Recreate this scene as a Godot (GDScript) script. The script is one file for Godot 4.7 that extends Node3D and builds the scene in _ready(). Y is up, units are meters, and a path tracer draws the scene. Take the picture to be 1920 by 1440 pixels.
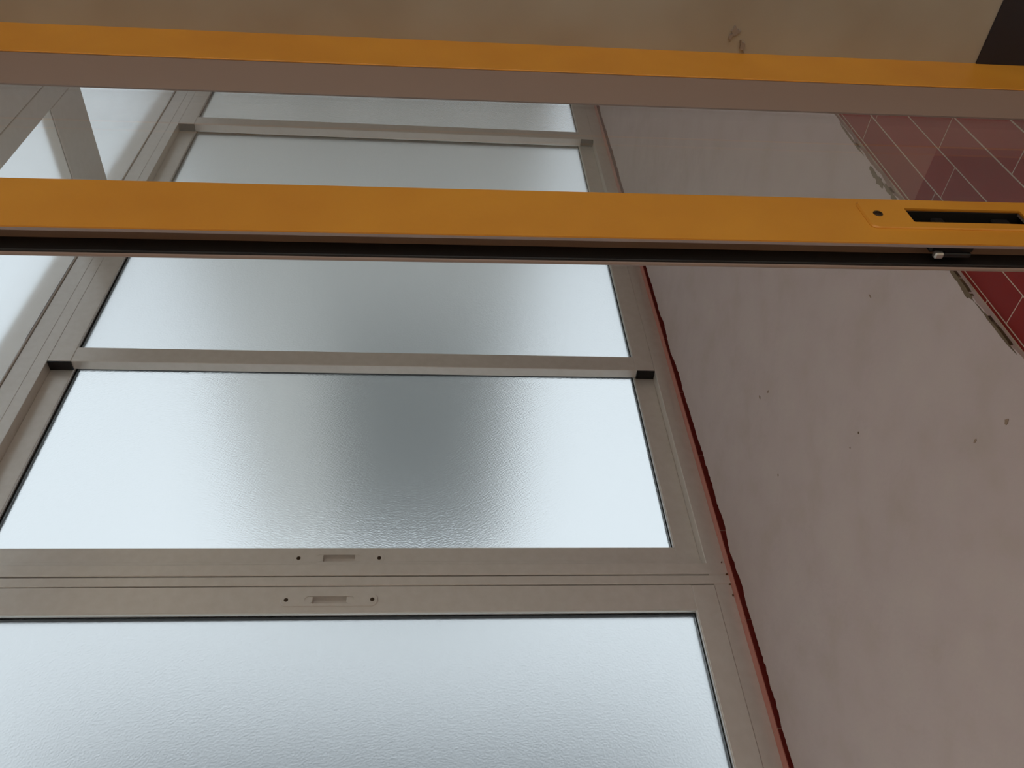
extends Node3D
# A glazed gallery seen from below, past a raised yellow sliding sash.
# The eye is the origin; y is up, metres.

var M := {}
var rng := RandomNumberGenerator.new()

# ---------------------------------------------------------------- mesh helpers
func st_new() -> SurfaceTool:
	var st := SurfaceTool.new()
	st.begin(Mesh.PRIMITIVE_TRIANGLES)
	return st

func tri(st: SurfaceTool, a: Vector3, b: Vector3, c: Vector3, n: Vector3) -> void:
	# a triangle that faces n (front faces run clockwise)
	if (b - a).cross(c - a).dot(n) > 0.0:
		var t := b
		b = c
		c = t
	for p in [a, b, c]:
		st.set_normal(n)
		st.set_uv(Vector2(p.x + p.z, p.y))
		st.add_vertex(p)

func quad(st: SurfaceTool, a: Vector3, b: Vector3, c: Vector3, d: Vector3, n: Vector3) -> void:
	tri(st, a, b, c, n)
	tri(st, a, c, d, n)

# chamfered box between two corners
func cbox(st: SurfaceTool, lo: Vector3, hi: Vector3, ch := 0.0015) -> void:
	var a := Vector3(minf(lo.x, hi.x), minf(lo.y, hi.y), minf(lo.z, hi.z))
	var b := Vector3(maxf(lo.x, hi.x), maxf(lo.y, hi.y), maxf(lo.z, hi.z))
	var c := (a + b) / 2.0
	var h := (b - a) / 2.0
	var r := minf(ch, minf(h.x, minf(h.y, h.z)) * 0.45)
	for ax in 3:
		var u := (ax + 1) % 3
		var v := (ax + 2) % 3
		for s in [-1.0, 1.0]:
			var n := Vector3.ZERO
			n[ax] = s
			var q := []
			for k in [[-1, -1], [1, -1], [1, 1], [-1, 1]]:
				var p := Vector3.ZERO
				p[ax] = s * h[ax]
				p[u] = k[0] * (h[u] - r)
				p[v] = k[1] * (h[v] - r)
				q.append(c + p)
			quad(st, q[0], q[1], q[2], q[3], n)
	for ax in 3:
		var u := (ax + 1) % 3
		var v := (ax + 2) % 3
		for su in [-1.0, 1.0]:
			for sv in [-1.0, 1.0]:
				var n := Vector3.ZERO
				n[u] = su
				n[v] = sv
				n = n.normalized()
				var q := []
				for k in [[-1.0, 0], [1.0, 0], [1.0, 1], [-1.0, 1]]:
					var p := Vector3.ZERO
					p[ax] = k[0] * (h[ax] - r)
					p[u] = su * (h[u] - (r if k[1] == 1 else 0.0))
					p[v] = sv * (h[v] - (0.0 if k[1] == 1 else r))
					q.append(c + p)
				quad(st, q[0], q[1], q[2], q[3], n)
	for sx in [-1.0, 1.0]:
		for sy in [-1.0, 1.0]:
			for sz in [-1.0, 1.0]:
				var s := Vector3(sx, sy, sz)
				tri(st, c + s * (h - Vector3(0, r, r)), c + s * (h - Vector3(r, 0, r)), c + s * (h - Vector3(r, r, 0)), s.normalized())

func obj(called: String, st: SurfaceTool, m: Material, parent: Node = self) -> MeshInstance3D:
	var o := MeshInstance3D.new()
	o.name = called
	o.mesh = st.commit()
	o.material_override = null
	for k in o.mesh.get_surface_count():
		o.mesh.surface_set_material(k, m)
	o.cast_shadow = GeometryInstance3D.SHADOW_CASTING_SETTING_ON
	parent.add_child(o, true)
	return o

func box(called: String, lo: Vector3, hi: Vector3, m: Material, parent: Node = self, ch := 0.0015) -> MeshInstance3D:
	var st := st_new()
	cbox(st, lo, hi, ch)
	return obj(called, st, m, parent)

func boxes(called: String, list: Array, m: Material, parent: Node = self, ch := 0.0015) -> MeshInstance3D:
	var st := st_new()
	for b in list:
		cbox(st, b[0], b[1], ch)
	return obj(called, st, m, parent)

func node(called: String, parent: Node = self, at := Vector3.ZERO) -> Node3D:
	var o := Node3D.new()
	o.name = called
	parent.add_child(o, true)
	o.position = at
	return o

func tag(o: Node, label: String, category: String, group := "") -> void:
	o.set_meta("label", label)
	o.set_meta("category", category)
	if group:
		o.set_meta("group", group)

func structure(o: Node, label := "") -> Node:
	o.set_meta("kind", "structure")
	if label:
		o.set_meta("label", label)
	return o

# rounded rectangle loop, same count of points for any size
func rrect(cx: float, cy: float, w: float, h: float, r: float, k := 7) -> Array:
	var out := []
	r = minf(r, minf(w, h) / 2.0 - 1e-5)
	var cs := [[1, 1, 0.0], [-1, 1, 90.0], [-1, -1, 180.0], [1, -1, 270.0]]
	for c in cs:
		for i in k:
			var a := deg_to_rad(c[2] + 90.0 * i / (k - 1))
			out.append(Vector2(cx + c[0] * (w / 2.0 - r) + cos(a) * r, cy + c[1] * (h / 2.0 - r) + sin(a) * r))
	return out

# plate with a hole: facing +z, front at z0, back at z1 (z1 < z0)
func ring(st: SurfaceTool, outer: Array, inner: Array, z0: float, z1: float, bevel := 0.0) -> void:
	var n := outer.size()
	var c := Vector2.ZERO
	for p in outer:
		c += p / n
	for i in n:
		var j := (i + 1) % n
		var oa: Vector2 = outer[i]
		var ob: Vector2 = outer[j]
		var ia: Vector2 = inner[i]
		var ib: Vector2 = inner[j]
		var fa := oa + (c - oa).normalized() * bevel
		var fb := ob + (c - ob).normalized() * bevel
		quad(st, Vector3(fa.x, fa.y, z0), Vector3(fb.x, fb.y, z0), Vector3(ib.x, ib.y, z0), Vector3(ia.x, ia.y, z0), Vector3(0, 0, 1))
		quad(st, Vector3(oa.x, oa.y, z1), Vector3(ob.x, ob.y, z1), Vector3(ib.x, ib.y, z1), Vector3(ia.x, ia.y, z1), Vector3(0, 0, -1))
		var e := ob - oa
		if e.length() > 1e-7:
			var on := Vector2(e.y, -e.x).normalized()
			if on.dot((oa + ob) / 2.0 - c) < 0:
				on = -on
			var nn := Vector3(on.x, on.y, 1.0 if bevel > 0 else 0.0).normalized()
			quad(st, Vector3(fa.x, fa.y, z0), Vector3(fb.x, fb.y, z0), Vector3(ob.x, ob.y, z0 - bevel), Vector3(oa.x, oa.y, z0 - bevel), nn)
			quad(st, Vector3(oa.x, oa.y, z0 - bevel), Vector3(ob.x, ob.y, z0 - bevel), Vector3(ob.x, ob.y, z1), Vector3(oa.x, oa.y, z1), Vector3(on.x, on.y, 0))
		var d := ib - ia
		if d.length() > 1e-7:
			var im := Vector2(d.y, -d.x).normalized()
			if im.dot((ia + ib) / 2.0 - c) > 0:
				im = -im
			quad(st, Vector3(ia.x, ia.y, z0), Vector3(ib.x, ib.y, z0), Vector3(ib.x, ib.y, z1), Vector3(ia.x, ia.y, z1), Vector3(im.x, im.y, 0))

# solid plate over a loop, facing +z
func plate(st: SurfaceTool, loop: Array, z0: float, z1: float, bevel := 0.0) -> void:
	var c := Vector2.ZERO
	for p in loop:
		c += p / loop.size()
	var inner := []
	for p in loop:
		inner.append(c)
	ring(st, loop, inner, z0, z1, bevel)

func disc_screw(st: SurfaceTool, cx: float, cy: float, z: float, r: float) -> void:
	# countersunk screw head: raised rim and a sunk cross
	ring(st, rrect(cx, cy, r * 2, r * 2, r, 5), rrect(cx, cy, r * 1.1, r * 1.1, r, 5), z + 0.0006, z - 0.003, 0.0003)
	plate(st, rrect(cx, cy, r * 1.1, r * 1.1, r, 5), z + 0.0001, z - 0.003)

# bar of a given cross-section (z, y) along x
func bar_x(st: SurfaceTool, prof: Array, x0: float, x1: float) -> void:
	var poly := PackedVector2Array(prof)
	var area := 0.0
	for i in poly.size():
		area += poly[i].cross(poly[(i + 1) % poly.size()])
	for i in poly.size():
		var a := poly[i]
		var b := poly[(i + 1) % poly.size()]
		var e := b - a
		var n := Vector2(e.y, -e.x).normalized() * (1.0 if area > 0 else -1.0)
		quad(st, Vector3(x0, a.y, a.x), Vector3(x0, b.y, b.x), Vector3(x1, b.y, b.x), Vector3(x1, a.y, a.x), Vector3(0, n.y, n.x))
	var t := Geometry2D.triangulate_polygon(poly)
	for i in range(0, t.size(), 3):
		for e in [[x0, -1.0], [x1, 1.0]]:
			tri(st, Vector3(e[0], poly[t[i]].y, poly[t[i]].x), Vector3(e[0], poly[t[i + 1]].y, poly[t[i + 1]].x), Vector3(e[0], poly[t[i + 2]].y, poly[t[i + 2]].x), Vector3(e[1], 0, 0))

# ---------------------------------------------------------------- materials
func noise_tex(seed_: int, freq: float, ramp: Array, octaves := 4, size := 512, type := FastNoiseLite.TYPE_SIMPLEX_SMOOTH) -> NoiseTexture2D:
	var n := FastNoiseLite.new()
	n.seed = seed_
	n.noise_type = type
	n.frequency = freq
	n.fractal_octaves = octaves
	var t := NoiseTexture2D.new()
	t.width = size
	t.height = size
	t.seamless = true
	t.noise = n
	if ramp.size():
		var g := Gradient.new()
		var offs := PackedFloat32Array()
		var cols := PackedColorArray()
		for k in ramp:
			offs.append(k[0])
			cols.append(k[1])
		g.offsets = offs
		g.colors = cols
		t.color_ramp = g
	return t

func mat(called: String, col: Color, rough := 0.5, metal := 0.0) -> StandardMaterial3D:
	var m := StandardMaterial3D.new()
	m.resource_name = called
	m.albedo_color = col
	m.roughness = rough
	m.metallic = metal
	return m

func tri_map(m: StandardMaterial3D, scale_: Vector3) -> void:
	m.uv1_triplanar = true
	m.uv1_world_triplanar = true
	m.uv1_scale = scale_

func make_materials() -> void:
	# champagne-grey anodised aluminium, faintly streaked along its length
	M.alu = mat("grey anodised aluminium", Color(0.90, 0.865, 0.835), 0.34, 0.3)
	M.alu.albedo_texture = noise_tex(3, 0.03, [[0.0, Color(0.965, 0.96, 0.95)], [1.0, Color(1, 1, 1)]], 5)
	tri_map(M.alu, Vector3(2.2, 2.2, 2.2))
	M.alu.metallic_specular = 0.45
	M.bright = mat("painted edge highlight", Color(0.93, 0.92, 0.90), 0.3, 0.5)
	M.gasket = mat("black rubber gasket", Color(0.035, 0.035, 0.04), 0.7)
	M.plug = mat("black plastic plug", Color(0.07, 0.055, 0.055), 0.55)
	M.screw = mat("dull steel screw", Color(0.28, 0.21, 0.15), 0.45, 0.6)
	# frosted glass: real thickness, rough on both faces, grain in the relief
	M.frost = frosted("frosted glass", 0.25)
	M.frost_fine = frosted("finely frosted glass", 0.16)
	M.frost_fine.heightmap_enabled = false
	M.frost_soft = frosted("softly frosted glass", 0.33)
	M.frost_wide = frosted("strongly frosted glass", 0.40)
	# the painted sash in front
	M.yellow = mat("ochre yellow enamel", Color(0.89, 0.605, 0.20), 0.42)
	M.yellow.albedo_texture = noise_tex(8, 0.01, [[0.0, Color(0.95, 0.92, 0.90)], [1.0, Color(1, 1, 1)]], 3)
	tri_map(M.yellow, Vector3(1.6, 1.6, 1.6))
	M.brown = mat("brown-grey anodised aluminium", Color(0.60, 0.51, 0.46), 0.5)
	M.lip = mat("bare aluminium edge", Color(0.66, 0.60, 0.58), 0.4, 0.3)
	M.clear = mat("clear window glass", Color(0.9, 0.95, 0.95, 0.04), 0.0)
	M.clear.transparency = BaseMaterial3D.TRANSPARENCY_ALPHA
	M.clear.metallic_specular = 0.5
	# walls
	M.plaster = mat("pinkish plaster", Color(0.785, 0.71, 0.675), 0.85)
	M.plaster.albedo_texture = noise_tex(21, 0.008, [[0.0, Color(0.955, 0.945, 0.93)], [0.45, Color(0.985, 0.975, 0.985)], [1.0, Color(1, 1, 1)]], 5)
	M.plaster.heightmap_enabled = true
	M.plaster.heightmap_texture = noise_tex(22, 0.02, [], 5)
	M.plaster.heightmap_scale = 0.10
	tri_map(M.plaster, Vector3(2.0, 2.0, 2.0))
	M.stain = mat("brown water-stained plaster", Color(0.44, 0.36, 0.27), 0.9)
	M.rust = mat("brown rust", Color(0.42, 0.27, 0.15), 0.9)
	M.speck = mat("brownish plaster scar", Color(0.60, 0.50, 0.42), 0.9)
	M.ochre_chip = mat("ochre underplaster", Color(0.66, 0.50, 0.27), 0.9)
	M.tile = []
	for k in 4:
		var m := mat("red glazed tile", [Color(0.55, 0.14, 0.105), Color(0.52, 0.13, 0.105), Color(0.57, 0.15, 0.12), Color(0.53, 0.125, 0.095)][k], 0.45)
		m.metallic_specular = 0.28
		M.tile.append(m)
	M.bead = mat("red glazed edge tile", Color(0.80, 0.50, 0.44), 0.3)
	M.groove = mat("dark red tile body", Color(0.47, 0.12, 0.085), 0.6)
	M.grout = mat("pale grout", Color(0.78, 0.70, 0.62), 0.9)
	M.cream = mat("cream wall paint", Color(0.95, 0.92, 0.87), 0.85)
	M.room = mat("warm cream wall paint", Color(0.92, 0.85, 0.74), 0.85)
	M.ceil = mat("tan ceiling paint", Color(0.69, 0.672, 0.62), 0.6)
	M.ceil.albedo_texture = noise_tex(41, 0.006, [[0.0, Color(0.90, 0.86, 0.83)], [1.0, Color(1, 1, 1)]], 4)
	tri_map(M.ceil, Vector3(1.5, 1.5, 1.5))
	M.flake = mat("flaked paint edge", Color(0.58, 0.53, 0.49), 0.8)
	M.floor = mat("terracotta floor", Color(0.78, 0.62, 0.47), 0.6)
	M.navy = mat("dark navy board", Color(0.12, 0.11, 0.15), 0.6)
	M.facade_pale = mat("pale grey render", Color(0.93, 0.935, 0.935), 0.9)
	M.facade = mat("slate grey facade", Color(0.56, 0.575, 0.58), 0.9)
	M.house = mat("grey facade", Color(0.42, 0.44, 0.46), 0.9)
	M.ground = mat("pale concrete", Color(0.90, 0.885, 0.86), 0.9)
	M.facade_dark = mat("dark facade window", Color(0.10, 0.11, 0.13), 0.3)
	M.steel = mat("bright latch tip", Color(0.75, 0.74, 0.72), 0.3, 0.8)
	M.hard_dark = mat("dark latch body and channel shade", Color(0.09, 0.07, 0.06), 0.6)

# fine pebbled relief, tileable without a seam
var grain: ImageTexture
func grain_tex() -> ImageTexture:
	if grain:
		return grain
	var n := 512
	var r := RandomNumberGenerator.new()
	r.seed = 31
	var a := PackedFloat32Array()
	a.resize(n * n)
	for i in n * n:
		a[i] = r.randf()
	for pass_ in 2:
		var b := PackedFloat32Array()
		b.resize(n * n)
		for y in n:
			var up := ((y + n - 1) % n) * n
			var dn := ((y + 1) % n) * n
			for x in n:
				var l := (x + n - 1) % n
				var q := (x + 1) % n
				b[y * n + x] = (a[y * n + x] * 2.0 + a[y * n + l] + a[y * n + q] + a[up + x] + a[dn + x]) / 6.0
		a = b
	var im := Image.create_empty(n, n, false, Image.FORMAT_RGB8)
	for y in n:
		for x in n:
			var v := clampf((a[y * n + x] - 0.5) * 2.2 + 0.5, 0.0, 1.0)
			im.set_pixel(x, y, Color(v, v, v))
	grain = ImageTexture.create_from_image(im)
	return grain

func frosted(called: String, rough: float) -> StandardMaterial3D:
	var m := mat(called, Color(0.765, 0.775, 0.78, 0.0), rough)
	m.refraction_enabled = true
	m.refraction_scale = 0.045
	m.heightmap_enabled = true
	m.heightmap_texture = grain_tex()
	m.heightmap_scale = 0.024
	tri_map(m, Vector3(1.7, 1.7, 1.7))
	return m

# ---------------------------------------------------------------- window sash facing +z
# outer x0..x1, y0..y1; front plane z; stile widths, rail heights
func sash(called: String, x0: float, x1: float, y0: float, y1: float, z: float, wl: float, wr: float, hb: float, ht: float, label: String, glass: Material) -> Node3D:
	var s := node(called, self, Vector3((x0 + x1) / 2.0, y0, z))
	tag(s, label, "window sash", "frosted sashes of the gallery window")
	var o := s.position
	var d := 0.027
	box("stile", Vector3(x0, y0, z) - o, Vector3(x0 + wl, y1, z - d) - o, M.alu, s, 0.001)
	box("stile", Vector3(x1 - wr, y0, z) - o, Vector3(x1, y1, z - d) - o, M.alu, s, 0.001)
	box("rail", Vector3(x0 + wl, y0, z - 0.0003) - o, Vector3(x1 - wr, y0 + hb, z - d) - o, M.alu, s, 0.001)
	box("rail", Vector3(x0 + wl, y1 - ht, z - 0.0003) - o, Vector3(x1 - wr, y1, z - d) - o, M.alu, s, 0.001)
	var gx0 := x0 + wl
	var gx1 := x1 - wr
	var gy0 := y0 + hb
	var gy1 := y1 - ht
	var g := 0.0042
	boxes("gasket", [
		[Vector3(gx0, gy0, z - 0.009) - o, Vector3(gx0 + g, gy1, z - d + 0.002) - o],
		[Vector3(gx1 - g, gy0, z - 0.009) - o, Vector3(gx1, gy1, z - d + 0.002) - o],
		[Vector3(gx0 + g, gy1 - g, z - 0.009) - o, Vector3(gx1 - g, gy1, z - d + 0.002) - o],
		[Vector3(gx0 + g, gy0, z - 0.008) - o, Vector3(gx1 - g, gy0 + 0.002, z - d + 0.002) - o],
	], M.gasket, s, 0.0005)
	boxes("edge_highlight", [
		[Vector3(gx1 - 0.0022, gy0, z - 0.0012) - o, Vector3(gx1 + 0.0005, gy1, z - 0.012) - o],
		[Vector3(gx0 + 0.001, gy1 - 0.0022, z - 0.0012) - o, Vector3(gx1 - 0.0022, gy1 + 0.0005, z - 0.012) - o]], M.bright, s, 0.0005)  # pale strips painted as the light along the right and top inner edges
	box("frosted_pane", Vector3(gx0 + g, gy0 + 0.002, z - 0.010) - o, Vector3(gx1 - g, gy1 - g, z - 0.015) - o, glass, s, 0.0004)
	return s

# recessed finger pull with two screws, on a face at z (in the sash's own axes)
func pull(s: Node3D, cx: float, cy: float, z: float, proud: float) -> void:
	var st := st_new()
	ring(st, rrect(cx, cy, 0.184, 0.027, 0.012), rrect(cx, cy, 0.094, 0.0165, 0.008), z + proud, z + 0.0001, minf(proud * 0.8, 0.0012))
	# rounded ends of the slot, a little lower than the plate
	for e in [-1, 1]:
		plate(st, rrect(cx + e * 0.0395, cy, 0.0150, 0.0160, 0.0075), z + proud * 0.45, z + 0.0001, 0.0002)
	obj("pull_plate", st, M.alu, s)
	var st2 := st_new()
	for e in [-1, 1]:
		disc_screw(st2, cx + e * 0.0815, cy, z + proud, 0.0042)
	var a := st_new()
	disc_screw(a, cx - 0.0815, cy, z + proud, 0.0042)
	obj("screw", a, M.screw, s)
	var b := st_new()
	disc_screw(b, cx + 0.0815, cy, z + proud, 0.0042)
	obj("screw", b, M.screw, s)

# a rail with a pocket cut through its face, and the pocket's lining
func pocket_rail(s: Node3D, x0: float, x1: float, y0: float, y1: float, z: float, d: float, cx: float, cy: float, m: Material) -> void:
	var st := st_new()
	ring(st, rrect((x0 + x1) / 2.0, (y0 + y1) / 2.0, x1 - x0, y1 - y0, 0.0002), rrect(cx, cy, 0.064, 0.0160, 0.0005), z, z - 0.014)
	cbox(st, Vector3(x0, y0, z - 0.014), Vector3(x1, y1, z - d), 0.0008)
	obj("rail", st, m, s)
	box("pull_lever", Vector3(cx - 0.0315, cy - 0.0078, z - 0.0085), Vector3(cx + 0.0315, cy - 0.0010, z - 0.0135), m, s, 0.0008)

func _ready() -> void:
	rng.seed = 7
	# ------------------------------------------------ camera, sky, exposure
	var cam := Camera3D.new()
	cam.name = "camera"
	add_child(cam)
	cam.basis = Basis(Vector3(0.99654664, -0.05020487, 0.06613825), Vector3(-0.01474098, 0.6768928, 0.73593399), Vector3(-0.08171598, -0.73436749, 0.67381518)).orthonormalized()
	cam.fov = rad_to_deg(2.0 * atan(720.0 / 1550.0))
	cam.near = 0.01
	cam.far = 400.0
	cam.current = true
	var env := Environment.new()
	var sky := Sky.new()
	var sm := ProceduralSkyMaterial.new()
	sm.sky_top_color = Color(0.875, 0.912, 0.935)
	sm.sky_horizon_color = Color(0.885, 0.915, 0.93)
	sm.ground_horizon_color = Color(0.55, 0.55, 0.53)
	sm.ground_bottom_color = Color(0.42, 0.41, 0.38)
	sm.energy_multiplier = 1.9
	sky.sky_material = sm
	env.background_mode = Environment.BG_SKY
	env.sky = sky
	env.tonemap_mode = Environment.TONE_MAPPER_LINEAR
	env.tonemap_exposure = 1.05
	env.sdfgi_enabled = true
	env.ssao_enabled = true
	env.ssil_enabled = true
	var we := WorldEnvironment.new()
	we.name = "world_environment"
	we.environment = env
	add_child(we)

	make_materials()
	build_shell()
	build_side_wall()
	build_back_window()
	build_left_window()
	build_front_window()
	build_outside()

# ---------------------------------------------------------------- the room and the gallery
func build_shell() -> void:
	structure(box("floor", Vector3(-1.8, -1.6, -1.6), Vector3(1.6, -1.5, 1.7), M.floor), "terracotta floor of the room and gallery")
	# room behind the sash
	var c := node("ceiling", self, Vector3(0.05, 0.7605, -0.28))
	structure(c, "low tan painted ceiling above the yellow head rail")
	c.rotation.z = 0.0165
	box("slab", Vector3(-1.85, 0, -0.005), Vector3(1.6, 0.10, 2.0), M.ceil, c)
	# a torn flake of paint
	var st := st_new()
	var loop := []
	for i in 22:
		var a := TAU * i / 22.0
		var r := 0.0045 + 0.0018 * sin(a * 3.0 + 1.0) + 0.001 * sin(a * 7.0)
		loop.append(Vector2(0.210 + cos(a) * r * 0.8 + sin(a) * 0.002, 0.020 + sin(a) * r * 1.1))
	hang(st, loop, 0.0012)
	obj("paint_flake", st, M.flake, c)
	st = st_new()
	loop = []
	for i in 18:
		var a := TAU * i / 18.0
		var r := 0.005 + 0.0016 * sin(a * 4.0)
		loop.append(Vector2(0.2205 + cos(a) * r * 0.45 + sin(a) * -0.002, 0.0085 + sin(a) * r))
	hang(st, loop, 0.0018)
	obj("paint_flake", st, M.flake, c)
	var nb := box("ceiling_board", Vector3(0.453, -0.0015, 0.0012), Vector3(1.05, 0.0005, 1.2), M.navy)
	nb.transform = c.transform
	tag(nb, "dark navy board fixed flat under the tan ceiling", "ceiling board")
	structure(box("wall_room_left", Vector3(-1.80, -1.5, -0.335), Vector3(-1.6, 0.9, 1.7), M.room))
	structure(box("wall_room_right", Vector3(1.3, -1.5, -0.335), Vector3(1.5, 0.9, 1.7), M.room))
	structure(boxes("wall_rear", [
		[Vector3(-1.6, -1.5, 1.55), Vector3(-1.25, 0.9, 1.7)],
		[Vector3(1.05, -1.5, 1.55), Vector3(1.3, 0.9, 1.7)],
		[Vector3(-1.25, 0.64, 1.55), Vector3(1.05, 0.9, 1.7)]], M.room), "rear wall with a wide opening added for daylight")  # unseen opening behind the camera, added to light the room
	# partition that carries the yellow window
	structure(boxes("wall_partition", [
		[Vector3(-1.6, -1.5, -0.288), Vector3(-1.02, 0.80, -0.335)],
		[Vector3(0.70, -1.5, -0.288), Vector3(1.3, 0.80, -0.335)],
		[Vector3(-1.02, -1.5, -0.288), Vector3(0.70, -0.45, -0.335)],
		[Vector3(-1.25, 0.80, -0.270), Vector3(0.80, 3.95, -0.335)]], M.cream), "cream partition wall around the yellow window")
	structure(box("ceiling_gallery", Vector3(-1.25, 3.90, -0.335), Vector3(0.80, 4.0, -1.55), M.cream))
	structure(boxes("wall_left", [
		[Vector3(-1.25, 2.30, -0.335), Vector3(-1.044, 3.90, -0.86)],
		[Vector3(-1.25, -1.5, -0.335), Vector3(-1.044, -0.52, -0.86)],
		[Vector3(-1.25, -0.52, -0.57), Vector3(-1.044, 2.30, -0.86)],
		[Vector3(-1.25, -1.5, -0.86), Vector3(-1.044, -0.52, -1.5)]], M.cream), "cream gallery wall beside the left window")  # the unseen opening left in this wall is added to brighten the gallery
	structure(box("wall_sill", Vector3(-1.044, -1.5, -1.40), Vector3(0.591, -0.52, -1.50), M.cream))

# thin plate hanging under y = 0 with an (x, z) outline
func hang(st: SurfaceTool, loop: Array, t: float) -> void:
	var c := Vector2.ZERO
	for p in loop:
		c += p / loop.size()
	for i in loop.size():
		var a: Vector2 = loop[i]
		var b: Vector2 = loop[(i + 1) % loop.size()]
		var n := Vector2((b - a).y, -(b - a).x).normalized()
		if n.dot((a + b) / 2.0 - c) < 0:
			n = -n
		tri(st, Vector3(a.x, -t, a.y), Vector3(b.x, -t, b.y), Vector3(c.x, -t * 0.6, c.y), Vector3(0, -1, 0))
		tri(st, Vector3(a.x, 0.0002, a.y), Vector3(b.x, 0.0002, b.y), Vector3(c.x, 0.0002, c.y), Vector3(0, 1, 0))
		quad(st, Vector3(a.x, 0.0002, a.y), Vector3(b.x, 0.0002, b.y), Vector3(b.x, -t, b.y), Vector3(a.x, -t, a.y), Vector3(n.x, 0, n.y))

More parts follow.
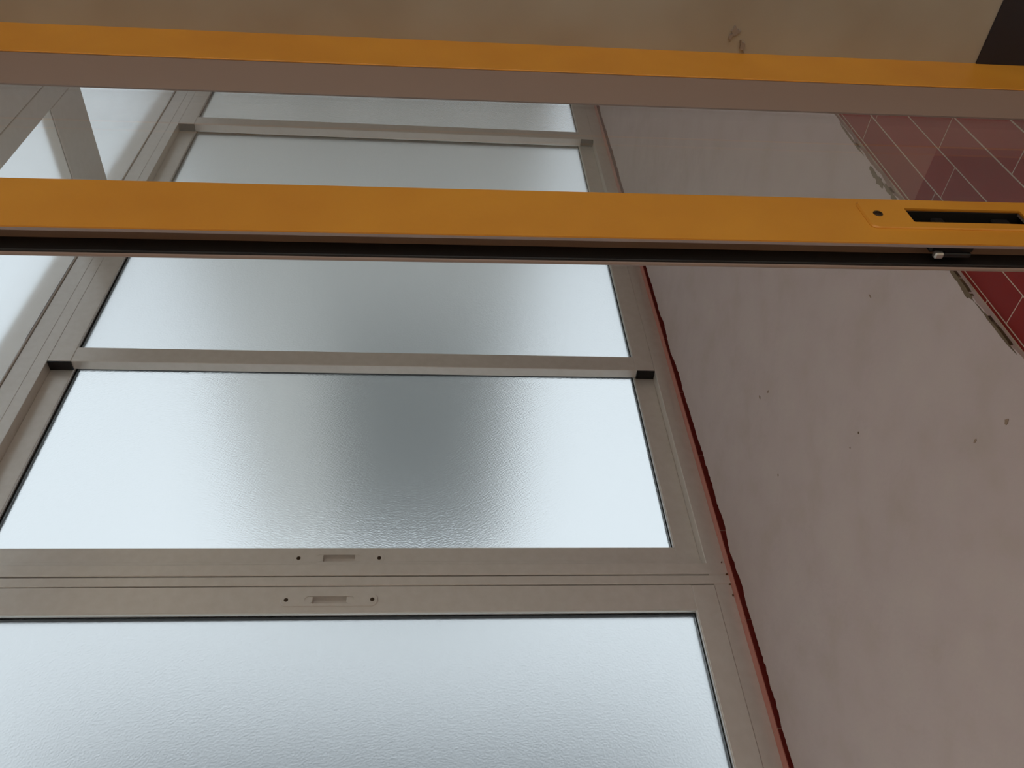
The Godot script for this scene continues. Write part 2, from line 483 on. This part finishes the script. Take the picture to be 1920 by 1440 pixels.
# ---------------------------------------------------------------- right wall: tiles under plaster
func build_side_wall() -> void:
	var w := node("wall_right", self, Vector3(0.60, -1.5, -0.9))
	structure(w, "pinkish plastered gallery wall over red tiles")
	var o := w.position
	box("wall_core", Vector3(0.60, -1.5, -0.335) - o, Vector3(0.78, 3.90, -1.50) - o, M.groove, w)
	box("grout", Vector3(0.5906, -0.6, -0.336) - o, Vector3(0.60, 2.2, -0.60) - o, M.grout, w, 0.0005)
	# red tiles of the strip beside the sash: upright courses, staggered
	var zs := [-0.512, -0.507, -0.4705, -0.4300, -0.3885, -0.3475, -0.336]
	var phase := [0.70, 0.658, 0.854, 0.899, 0.76, 0.83]
	for k in zs.size() - 1:
		var za: float = zs[k]
		var zb: float = zs[k + 1]
		var y: float = phase[k] - 0.21 * 4
		while y < 2.1:
			var st := st_new()
			var j := rng.randf_range(-0.00015, 0.00015)
			cbox(st, Vector3(0.5904 + j, y + 0.0006, za + 0.0006) - o, Vector3(0.5975, y + 0.2094, zb - 0.0006) - o, 0.0003)
			obj("tile", st, M.tile[rng.randi() % 4], w)
			y += 0.21
	# rounded edge tiles against the window jamb
	var y := 1.054 - 0.2135 * 8
	while y < 3.85:
		var st := st_new()
		var top := minf(y + 0.2125, 3.89)
		cbox(st, Vector3(0.5850, y, -1.3785) - o, Vector3(0.5868, top, -1.4000) - o, 0.0004)
		var et := obj("edge_tile", st, M.bead, w)
		st = st_new()
		cbox(st, Vector3(0.5868, y, -1.3785) - o, Vector3(0.6005, top, -1.4000) - o, 0.0004)
		obj("tile_body", st, M.groove, et)
		y += 0.2135
	box("edge_grout", Vector3(0.5856, -0.5, -1.3792) - o, Vector3(0.6003, 3.88, -1.3999) - o, M.grout, w, 0.0002)
	# plaster coat with ragged edges
	var en := FastNoiseLite.new()
	en.seed = 5
	en.frequency = 9.0
	en.fractal_octaves = 5
	var sn := FastNoiseLite.new()
	sn.seed = 12
	sn.frequency = 2.3
	sn.fractal_octaves = 4
	var ny := 900
	var nz := 60
	var v := []
	for i in ny + 1:
		var py := -0.52 + (3.90 + 0.52) * i / ny
		var ea := -1.3505 + 0.006 * en.get_noise_2d(py * 1.2, 0.0) + 0.0028 * en.get_noise_2d(py * 7.0, 4.0) + 0.0022 * en.get_noise_2d(py * 22.0, 7.0)
		# broken bites out of the plaster edge
		for bite in [[1.62, 0.05, 0.007], [1.255, 0.035, 0.006], [1.06, 0.05, 0.007], [0.98, 0.028, 0.008], [0.905, 0.03, 0.004], [2.2, 0.08, 0.004], [0.74, 0.06, 0.005]]:
			var t: float = (py - bite[0]) / bite[1]
			if absf(t) < 1.0:
				ea += bite[2] * (1.0 - t * t) * signf(sin(bite[0] * 37.0))
		var eb := -0.5125 + 0.004 * en.get_noise_2d(py * 1.6, 9.0) - 0.003 * maxf(0.0, en.get_noise_2d(py * 4.0, 19.0))
		var row := []
		for k in nz + 1:
			var t: float = float(k) / nz
			t = t * t * (3.0 - 2.0 * t) * 0.5 + t * 0.5
			var pz := lerpf(ea, eb, t)
			var px := 0.5845 + 0.0035 * sn.get_noise_2d(py, pz * 1.3) + 0.0005 * sn.get_noise_2d(py * 9.0, pz * 9.0)
			# ridges of trowelled filler near the window
			if t < 0.12:
				px -= 0.0016 * maxf(0.0, en.get_noise_2d(py * 1.5, pz * 2.0)) * (1.0 - t / 0.12)
			row.append(Vector3(px, py, pz) - o)
		v.append(row)
	var st := st_new()
	st.set_smooth_group(0)
	for i in ny:
		for k in nz:
			smooth_quad(st, v[i][k], v[i][k + 1], v[i + 1][k + 1], v[i + 1][k], Vector3(-1, 0, 0))
	st.generate_normals()
	st.set_smooth_group(-1)
	var st2 := st_new()
	for i in ny:
		for k in [0, nz]:
			var a: Vector3 = v[i][k]
			var b: Vector3 = v[i + 1][k]
			quad(st2, a, b, Vector3(0.6005 - o.x, b.y, b.z), Vector3(0.6005 - o.x, a.y, a.z), Vector3(0, 0, -1 if k == 0 else 1))
	var pl := obj("plaster_coat", st, M.plaster, w)
	obj("plaster_edge", st2, M.plaster, pl)
	# dirt and old water stains where the plaster meets the tiles
	var k := 0
	for d in [[1.005, -0.519, 0.016, 0.0035], [0.984, -0.520, 0.013, 0.005], [0.955, -0.517, 0.018, 0.003], [0.934, -0.518, 0.010, 0.004], [0.745, -0.5145, 0.030, 0.0028], [0.728, -0.516, 0.014, 0.0035], [0.66, -0.514, 0.040, 0.0016], [0.84, -0.515, 0.035, 0.0016], [1.10, -0.515, 0.05, 0.0016], [0.785, -0.804, 0.0017, 0.0014], [0.787, -0.837, 0.0012, 0.0012], [0.895, -0.647, 0.0035, 0.0012], [0.579, -0.574, 0.0025, 0.0035], [0.60, -0.625, 0.0015, 0.0030], [1.067, -0.989, 0.002, 0.0025], [1.088, -1.023, 0.0035, 0.002], [0.93, -1.06, 0.002, 0.002]]:
		var sp := st_new()
		var c := Vector2(d[1], d[0])
		var ring_pts := []
		for i in 26:
			var a := TAU * i / 26.0
			var r := 1.0 + 0.55 * en.get_noise_2d(cos(a) * 0.12 + k, sin(a) * 0.12) + 0.35 * en.get_noise_2d(cos(a) * 0.5 + k, sin(a) * 0.5 + 3.0)
			var q := c + Vector2(cos(a) * d[3] * r, sin(a) * d[2] * r)
			var px: float = 0.5845 + 0.0035 * sn.get_noise_2d(q.y, q.x * 1.3) + 0.0005 * sn.get_noise_2d(q.y * 9.0, q.x * 9.0)
			ring_pts.append(Vector3(px - 0.0005, q.y, q.x) - o)
		var mid := Vector3.ZERO
		for p in ring_pts:
			mid += p / 26.0
		for i in 26:
			var p: Vector3 = ring_pts[i]
			var q: Vector3 = ring_pts[(i + 1) % 26]
			tri(sp, p, q, mid, Vector3(-1, 0, 0))
			quad(sp, p, q, q + Vector3(0.004, 0, 0), p + Vector3(0.004, 0, 0), Vector3(0, p.y - mid.y, p.z - mid.z).normalized())
		obj("stain", sp, M.speck if k > 10 else M.stain, pl)
		k += 1

func smooth_quad(st: SurfaceTool, a: Vector3, b: Vector3, c: Vector3, d: Vector3, n: Vector3) -> void:
	for t in [[a, b, c], [a, c, d]]:
		var p: Vector3 = t[0]
		var q: Vector3 = t[1]
		var r: Vector3 = t[2]
		if (q - p).cross(r - p).dot(n) > 0.0:
			var x := q
			q = r
			r = x
		for e in [p, q, r]:
			st.add_vertex(e)

# ---------------------------------------------------------------- the frosted window at the back
func build_back_window() -> void:
	var w := node("window_1", self, Vector3(-0.2265, -0.52, -1.40))
	structure(w, "grey aluminium frame of the tall frosted gallery window")
	var o := w.position
	boxes("jamb", [[Vector3(0.546, 0.936, -1.4005) - o, Vector3(0.591, 3.85, -1.475) - o], [Vector3(0.5505, -0.52, -1.4000) - o, Vector3(0.591, 0.936, -1.475) - o]], M.alu, w, 0.001)
	# the corner post has a shallow groove down its face
	boxes("corner_post", [
		[Vector3(-1.044, -0.52, -1.4000) - o, Vector3(-1.0008, 3.85, -1.475) - o],
		[Vector3(-1.0000, -0.52, -1.4000) - o, Vector3(-0.972, 3.85, -1.475) - o],
		[Vector3(-1.0020, -0.52, -1.4008) - o, Vector3(-0.9995, 3.85, -1.475) - o]], M.alu, w, 0.0008)
	box("head", Vector3(-0.972, 3.78, -1.4005) - o, Vector3(0.546, 3.85, -1.475) - o, M.alu, w)
	box("sill", Vector3(-0.972, -0.52, -1.4005) - o, Vector3(0.546, -0.46, -1.475) - o, M.alu, w)
	# ribbed transoms
	for y in [0.935, 2.20]:
		box("transom_rib", Vector3(-0.972, y + 0.0242, -1.3988) - o, Vector3(0.589, y + 0.0510, -1.455) - o, M.alu, w, 0.0015)
		box("transom_rib", Vector3(-0.972, y, -1.3975) - o, Vector3(0.589, y + 0.0205, -1.455) - o, M.alu, w, 0.0015)
		box("transom_core", Vector3(-0.972, y - 0.004, -1.420) - o, Vector3(0.546, y + 0.072, -1.46) - o, M.alu, w, 0.0005)
	# yellowed sealant along the red edge
	var se := st_new()
	cbox(se, Vector3(0.5875, -0.5, -1.3985) - o, Vector3(0.5925, 3.84, -1.403) - o, 0.001)
	obj("sealant", se, M.ochre_chip, w)

	# specks of rust where the ribs end at the tiles
	for r in [[0.5825, 0.9575, 0.0022, 0.0014], [0.5840, 0.9335, 0.0030, 0.0010], [0.5790, 0.9873, 0.0013, 0.0010], [0.5830, 0.9080, 0.0009, 0.0024]]:
		var ru := st_new()
		plate(ru, rrect(r[0] - o.x, r[1] - o.y, r[2] * 2.0, r[3] * 2.0, minf(r[2], r[3]) * 0.8, 5), -1.3968 - o.z, -1.4010 - o.z, 0.0003)
		obj("rust_speck", ru, M.rust, w)

	# sashes, top to bottom
	plugs(sash("window_sash", -0.972, 0.546, 2.894, 3.78, -1.40, 0.055, 0.050, 0.058, 0.05, "topmost frosted sash of the gallery window, above the upper black plugs", M.frost))
	var b := sash("window_sash", -0.972, 0.546, 2.275, 2.93, -1.428, 0.055, 0.049, 0.05, 0.02, "frosted sash seen through the clear pane between the yellow rails", M.frost_soft)
	plugs(sash("window_sash", -0.972, 0.546, 1.586, 2.19, -1.40, 0.055, 0.050, 0.053, 0.05, "frosted sash just under the yellow rail, its foot ending in black plugs", M.frost_soft))
	var d := sash("window_sash", -0.972, 0.546, 1.007, 1.63, -1.428, 0.055, 0.049, 0.039, 0.02, "frosted sash above the ribbed transom, with finger pull in its lower rail", M.frost)
	var e := sash("window_sash", -0.972, 0.550, 0.22, 0.9320, -1.3975, 0.055, 0.048, 0.05, 0.0565, "wide frosted sash below the ribbed transom, with finger pull in its top rail", M.frost_wide)  # raised; the unseen gap beneath is added to let more daylight in
	# rails with a pull: the plain rail gives way to one with a pocket
	e.get_node("rail2").free()
	pocket_rail(e, -0.917 - e.position.x, 0.502 - e.position.x, 0.8755 - e.position.y, 0.9320 - e.position.y, -0.0003, 0.027, -0.2135 - e.position.x, 0.9015 - e.position.y, M.alu)
	pull(e, -0.2135 - e.position.x, 0.9015 - e.position.y, 0.0, 0.0022)
	d.get_node("rail").free()
	pocket_rail(d, -0.917 - d.position.x, 0.497 - d.position.x, 0.0, 0.039, -0.0003, 0.027, -0.2095 - d.position.x, 0.0135, M.alu)
	pull(d, -0.2095 - d.position.x, 0.0135, 0.0, 0.0004)

func plugs(s: Node3D) -> void:
	# black plugs in the open ends of the stiles
	var h := 0.759
	box("end_plug", Vector3(-h, -0.004, -0.0005), Vector3(-h + 0.056, 0.0005, -0.0275), M.plug, s, 0.001)
	box("end_plug", Vector3(h - 0.047, -0.004, -0.0005), Vector3(h, 0.0005, -0.0275), M.plug, s, 0.001)

# ---------------------------------------------------------------- side window on the left
func build_left_window() -> void:
	var w := node("window_2", self, Vector3(-1.044, -0.52, -1.2))
	structure(w, "grey aluminium side window meeting the corner post")
	var o := w.position
	box("jamb", Vector3(-1.044, -0.52, -0.86) - o, Vector3(-1.11, 3.85, -0.953) - o, M.alu, w)
	box("stile", Vector3(-1.0445, -0.46, -0.955) - o, Vector3(-1.09, 3.78, -1.0165) - o, M.alu, w)
	box("rail", Vector3(-1.0445, 2.155, -1.0165) - o, Vector3(-1.085, 2.36, -1.40) - o, M.alu, w)
	box("head", Vector3(-1.044, 3.78, -0.953) - o, Vector3(-1.11, 3.85, -1.40) - o, M.alu, w)
	box("sill", Vector3(-1.044, -0.52, -0.953) - o, Vector3(-1.11, -0.46, -1.40) - o, M.alu, w)
	box("stile", Vector3(-1.0450, -0.46, -1.396) - o, Vector3(-1.11, 3.78, -1.475) - o, M.alu, w)
	box("frosted_pane", Vector3(-1.0475, -0.46, -1.0165) - o, Vector3(-1.0535, 2.155, -1.396) - o, M.frost_fine, w, 0.0004)
	box("frosted_pane", Vector3(-1.0475, 2.36, -1.0165) - o, Vector3(-1.0535, 3.78, -1.396) - o, M.frost_fine, w, 0.0004)

# ---------------------------------------------------------------- the yellow window overhead
const TILT := 0.018
func build_front_window() -> void:
	var piv := Vector3(0.05, 0.60, -0.30)
	# fixed head rail of the frame
	var h := node("head_rail", self, piv)
	h.rotation.z = TILT
	tag(h, "yellow faced head rail along the tan ceiling, brown underneath", "window rail")
	var y0 := 0.7015
	var y1 := 0.7620
	boxes("body", [
		[Vector3(-1.02, y0, -0.2796) - piv, Vector3(0.70, y1 + 0.02, -0.3068) - piv],
		[Vector3(-1.02, y0 + 0.066, -0.3132) - piv, Vector3(0.70, y1 + 0.05, -0.335) - piv],
		[Vector3(-1.02, y0 + 0.012, -0.3068) - piv, Vector3(0.70, y1 + 0.02, -0.3132) - piv]], M.brown, h, 0.0006)
	box("yellow_face", Vector3(-1.02, y0 - 0.0003, -0.2784) - piv, Vector3(0.70, y1, -0.2796) - piv, M.yellow, h, 0.0004)
	for s in [[-1.02, -0.965], [0.66, 0.70]]:
		box("side_post", Vector3(s[0], -0.44, -0.2790) - piv, Vector3(s[1], y0, -0.333) - piv, M.yellow, h)

	# the sliding sash that hangs raised in it
	var s := node("sliding_sash", self, piv)
	s.rotation.z = TILT
	tag(s, "raised clear glazed sash with a yellow lower rail and dark open channel", "window sash")
	var x0 := -0.962
	var x1 := 0.657
	var a := 0.4715
	var b := 0.5310
	var cx := 0.3800
	var cy := 0.5067
	# lower rail: face with the pocket, walls, web and top
	var loop_out := rrect((x0 + x1) / 2.0, (a + b) / 2.0, x1 - x0, b - a, 0.0002)
	var hole := rrect(cx, cy, 0.093, 0.0205, 0.0012)
	var st := st_new()
	ring(st, shift(loop_out, piv), shift(hole, piv), -0.2980 - piv.z, -0.2991 - piv.z)
	obj("yellow_face", st, M.yellow, s)
	st = st_new()
	ring(st, shift(rrect((x0 + x1) / 2.0, (a + b) / 2.0 - 0.0002, x1 - x0, b - a, 0.0002), piv), shift(hole, piv), -0.2991 - piv.z, -0.3012 - piv.z)
	obj("front_wall", st, M.lip, s)
	box("channel_web", Vector3(x0, a + 0.0150, -0.3012) - piv, Vector3(x1, a + 0.0170, -0.3165) - piv, M.brown, s, 0.0005)
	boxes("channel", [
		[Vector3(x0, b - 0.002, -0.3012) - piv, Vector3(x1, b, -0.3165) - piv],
		[Vector3(x0, a + 0.0010, -0.3162) - piv, Vector3(x1, b, -0.3195) - piv]], M.hard_dark, s, 0.0005)  # shade of the deep channel is put into the near-black back wall
	st = st_new()
	var prof := []
	for i in 9:
		var t := PI * i / 8.0
		prof.append(Vector2(-0.3197 + 0.0023 * cos(t) - piv.z, a + 0.0035 - 0.0035 * sin(t) - piv.y))
	prof.append(Vector2(-0.3220 - piv.z, b - piv.y))
	prof.append(Vector2(-0.3195 - piv.z, b - piv.y))
	prof.append(Vector2(-0.3195 - piv.z, a + 0.010 - piv.y))
	prof.append(Vector2(-0.3174 - piv.z, a + 0.008 - piv.y))
	bar_x(st, prof, x0 - piv.x, x1 - piv.x)
	obj("rear_lip", st, M.brown, s)
	# stiles out of sight to each side
	box("stile", Vector3(x0, b, -0.298) - piv, Vector3(x0 + 0.045, 0.7010, -0.322) - piv, M.yellow, s)
	box("stile", Vector3(x1 - 0.045, b, -0.298) - piv, Vector3(x1, 0.7010, -0.322) - piv, M.yellow, s)
	box("clear_pane", Vector3(x0 + 0.04, b - 0.002, -0.3080) - piv, Vector3(x1 - 0.04, 0.708, -0.3120) - piv, M.clear, s, 0.0003)
	# finger pull: raised plate round the pocket, screw, latch pieces inside
	st = st_new()
	ring(st, shift(rrect(cx, 0.5077, 0.160, 0.0355, 0.005), piv), shift(rrect(cx, cy, 0.091, 0.0190, 0.0012), piv), -0.2964 - piv.z, -0.2980 - piv.z, 0.0012)
	obj("pull_plate", st, M.yellow, s)
	for e in [-0.0690, 0.0690]:
		st = st_new()
		var q := Vector3(cx + e, cy + 0.0008, -0.2964) - piv
		disc_screw(st, q.x, q.y, q.z, 0.0036)
		obj("screw", st, M.screw, s)
	boxes("pull_pocket", [
		[Vector3(cx - 0.05, cy - 0.012, -0.3105) - piv, Vector3(cx + 0.05, cy + 0.012, -0.3120) - piv],
		[Vector3(cx - 0.05, cy - 0.0125, -0.2990) - piv, Vector3(cx + 0.05, cy - 0.0099, -0.3120) - piv],
		[Vector3(cx - 0.05, cy + 0.0099, -0.2990) - piv, Vector3(cx + 0.05, cy + 0.0125, -0.3120) - piv]], M.hard_dark, s, 0.0004)
	box("latch_slide", Vector3(cx - 0.022, cy - 0.010, -0.3035) - piv, Vector3(cx - 0.012, cy + 0.010, -0.3105) - piv, M.plug, s)
	box("latch_slide", Vector3(cx + 0.026, cy - 0.010, -0.3035) - piv, Vector3(cx + 0.040, cy + 0.010, -0.3105) - piv, M.plug, s)
	# hook of the latch hanging in the open channel below
	st = st_new()
	cbox(st, Vector3(0.3415, 0.4775, -0.3020) - piv, Vector3(0.3755, 0.4860, -0.3100) - piv, 0.002)
	obj("latch_hook", st, M.hard_dark, s)
	st = st_new()
	cbox(st, Vector3(0.3500, 0.4720, -0.3065) - piv, Vector3(0.3705, 0.4750, -0.3100) - piv, 0.001)
	obj("latch_arm", st, M.plug, s)
	st = st_new()
	cbox(st, Vector3(0.3430, 0.4710, -0.3060) - piv, Vector3(0.3500, 0.4760, -0.3110) - piv, 0.0015)
	obj("latch_tip", st, M.steel, s)

func shift(loop: Array, p: Vector3) -> Array:
	var out := []
	for q in loop:
		out.append(q - Vector2(p.x, p.y))
	return out

# ---------------------------------------------------------------- what darkens the frosted panes from outside
func build_outside() -> void:
	# floor above that juts out over the courtyard
	var t := node("jutting_upper_floor", self, Vector3(-0.25, 3.95, -1.56))
	tag(t, "dark jutting upper floor blurred behind the frosted sashes above the transom", "balcony")
	var o := t.position
	box("slab", Vector3(-1.45, 3.97, -1.56) - o, Vector3(0.48, 4.12, -5.6) - o, M.facade_pale, t, 0.02)
	box("added_dark_box", Vector3(-0.72, 3.82, -3.15) - o, Vector3(0.32, 3.975, -5.45) - o, M.facade, t, 0.02)  # dark box added under the slab to deepen the blur in the panes
	for k in 4:
		box("beam", Vector3(-1.40 + k * 0.6, 3.90, -1.56) - o, Vector3(-1.28 + k * 0.6, 3.975, -5.55) - o, M.facade_pale, t, 0.01)
	# house across the courtyard
	var h := node("house", self, Vector3(-1.0, -4.0, -14.0))
	tag(h, "low grey house across the courtyard blurred behind the lowest frosted sash", "building")
	o = h.position
	box("wall", Vector3(-6.5, -4.0, -14.0) - o, Vector3(4.5, 6.0, -20.0) - o, M.house, h, 0.05)
	box("roof", Vector3(-6.8, 6.0, -13.7) - o, Vector3(4.8, 6.3, -20.3) - o, M.facade_dark, h, 0.05)
	for r in 2:
		for c in 5:
			var x := -5.8 + c * 2.1
			var y := -1.0 + r * 3.4
			box("window", Vector3(x, y, -13.95) - o, Vector3(x + 1.1, y + 1.7, -14.1) - o, M.facade_dark, h, 0.02)
	structure(box("ground", Vector3(-60, -4.2, 60), Vector3(60, -4.0, -60), M.ground, self, 0.02), "pale concrete courtyard")
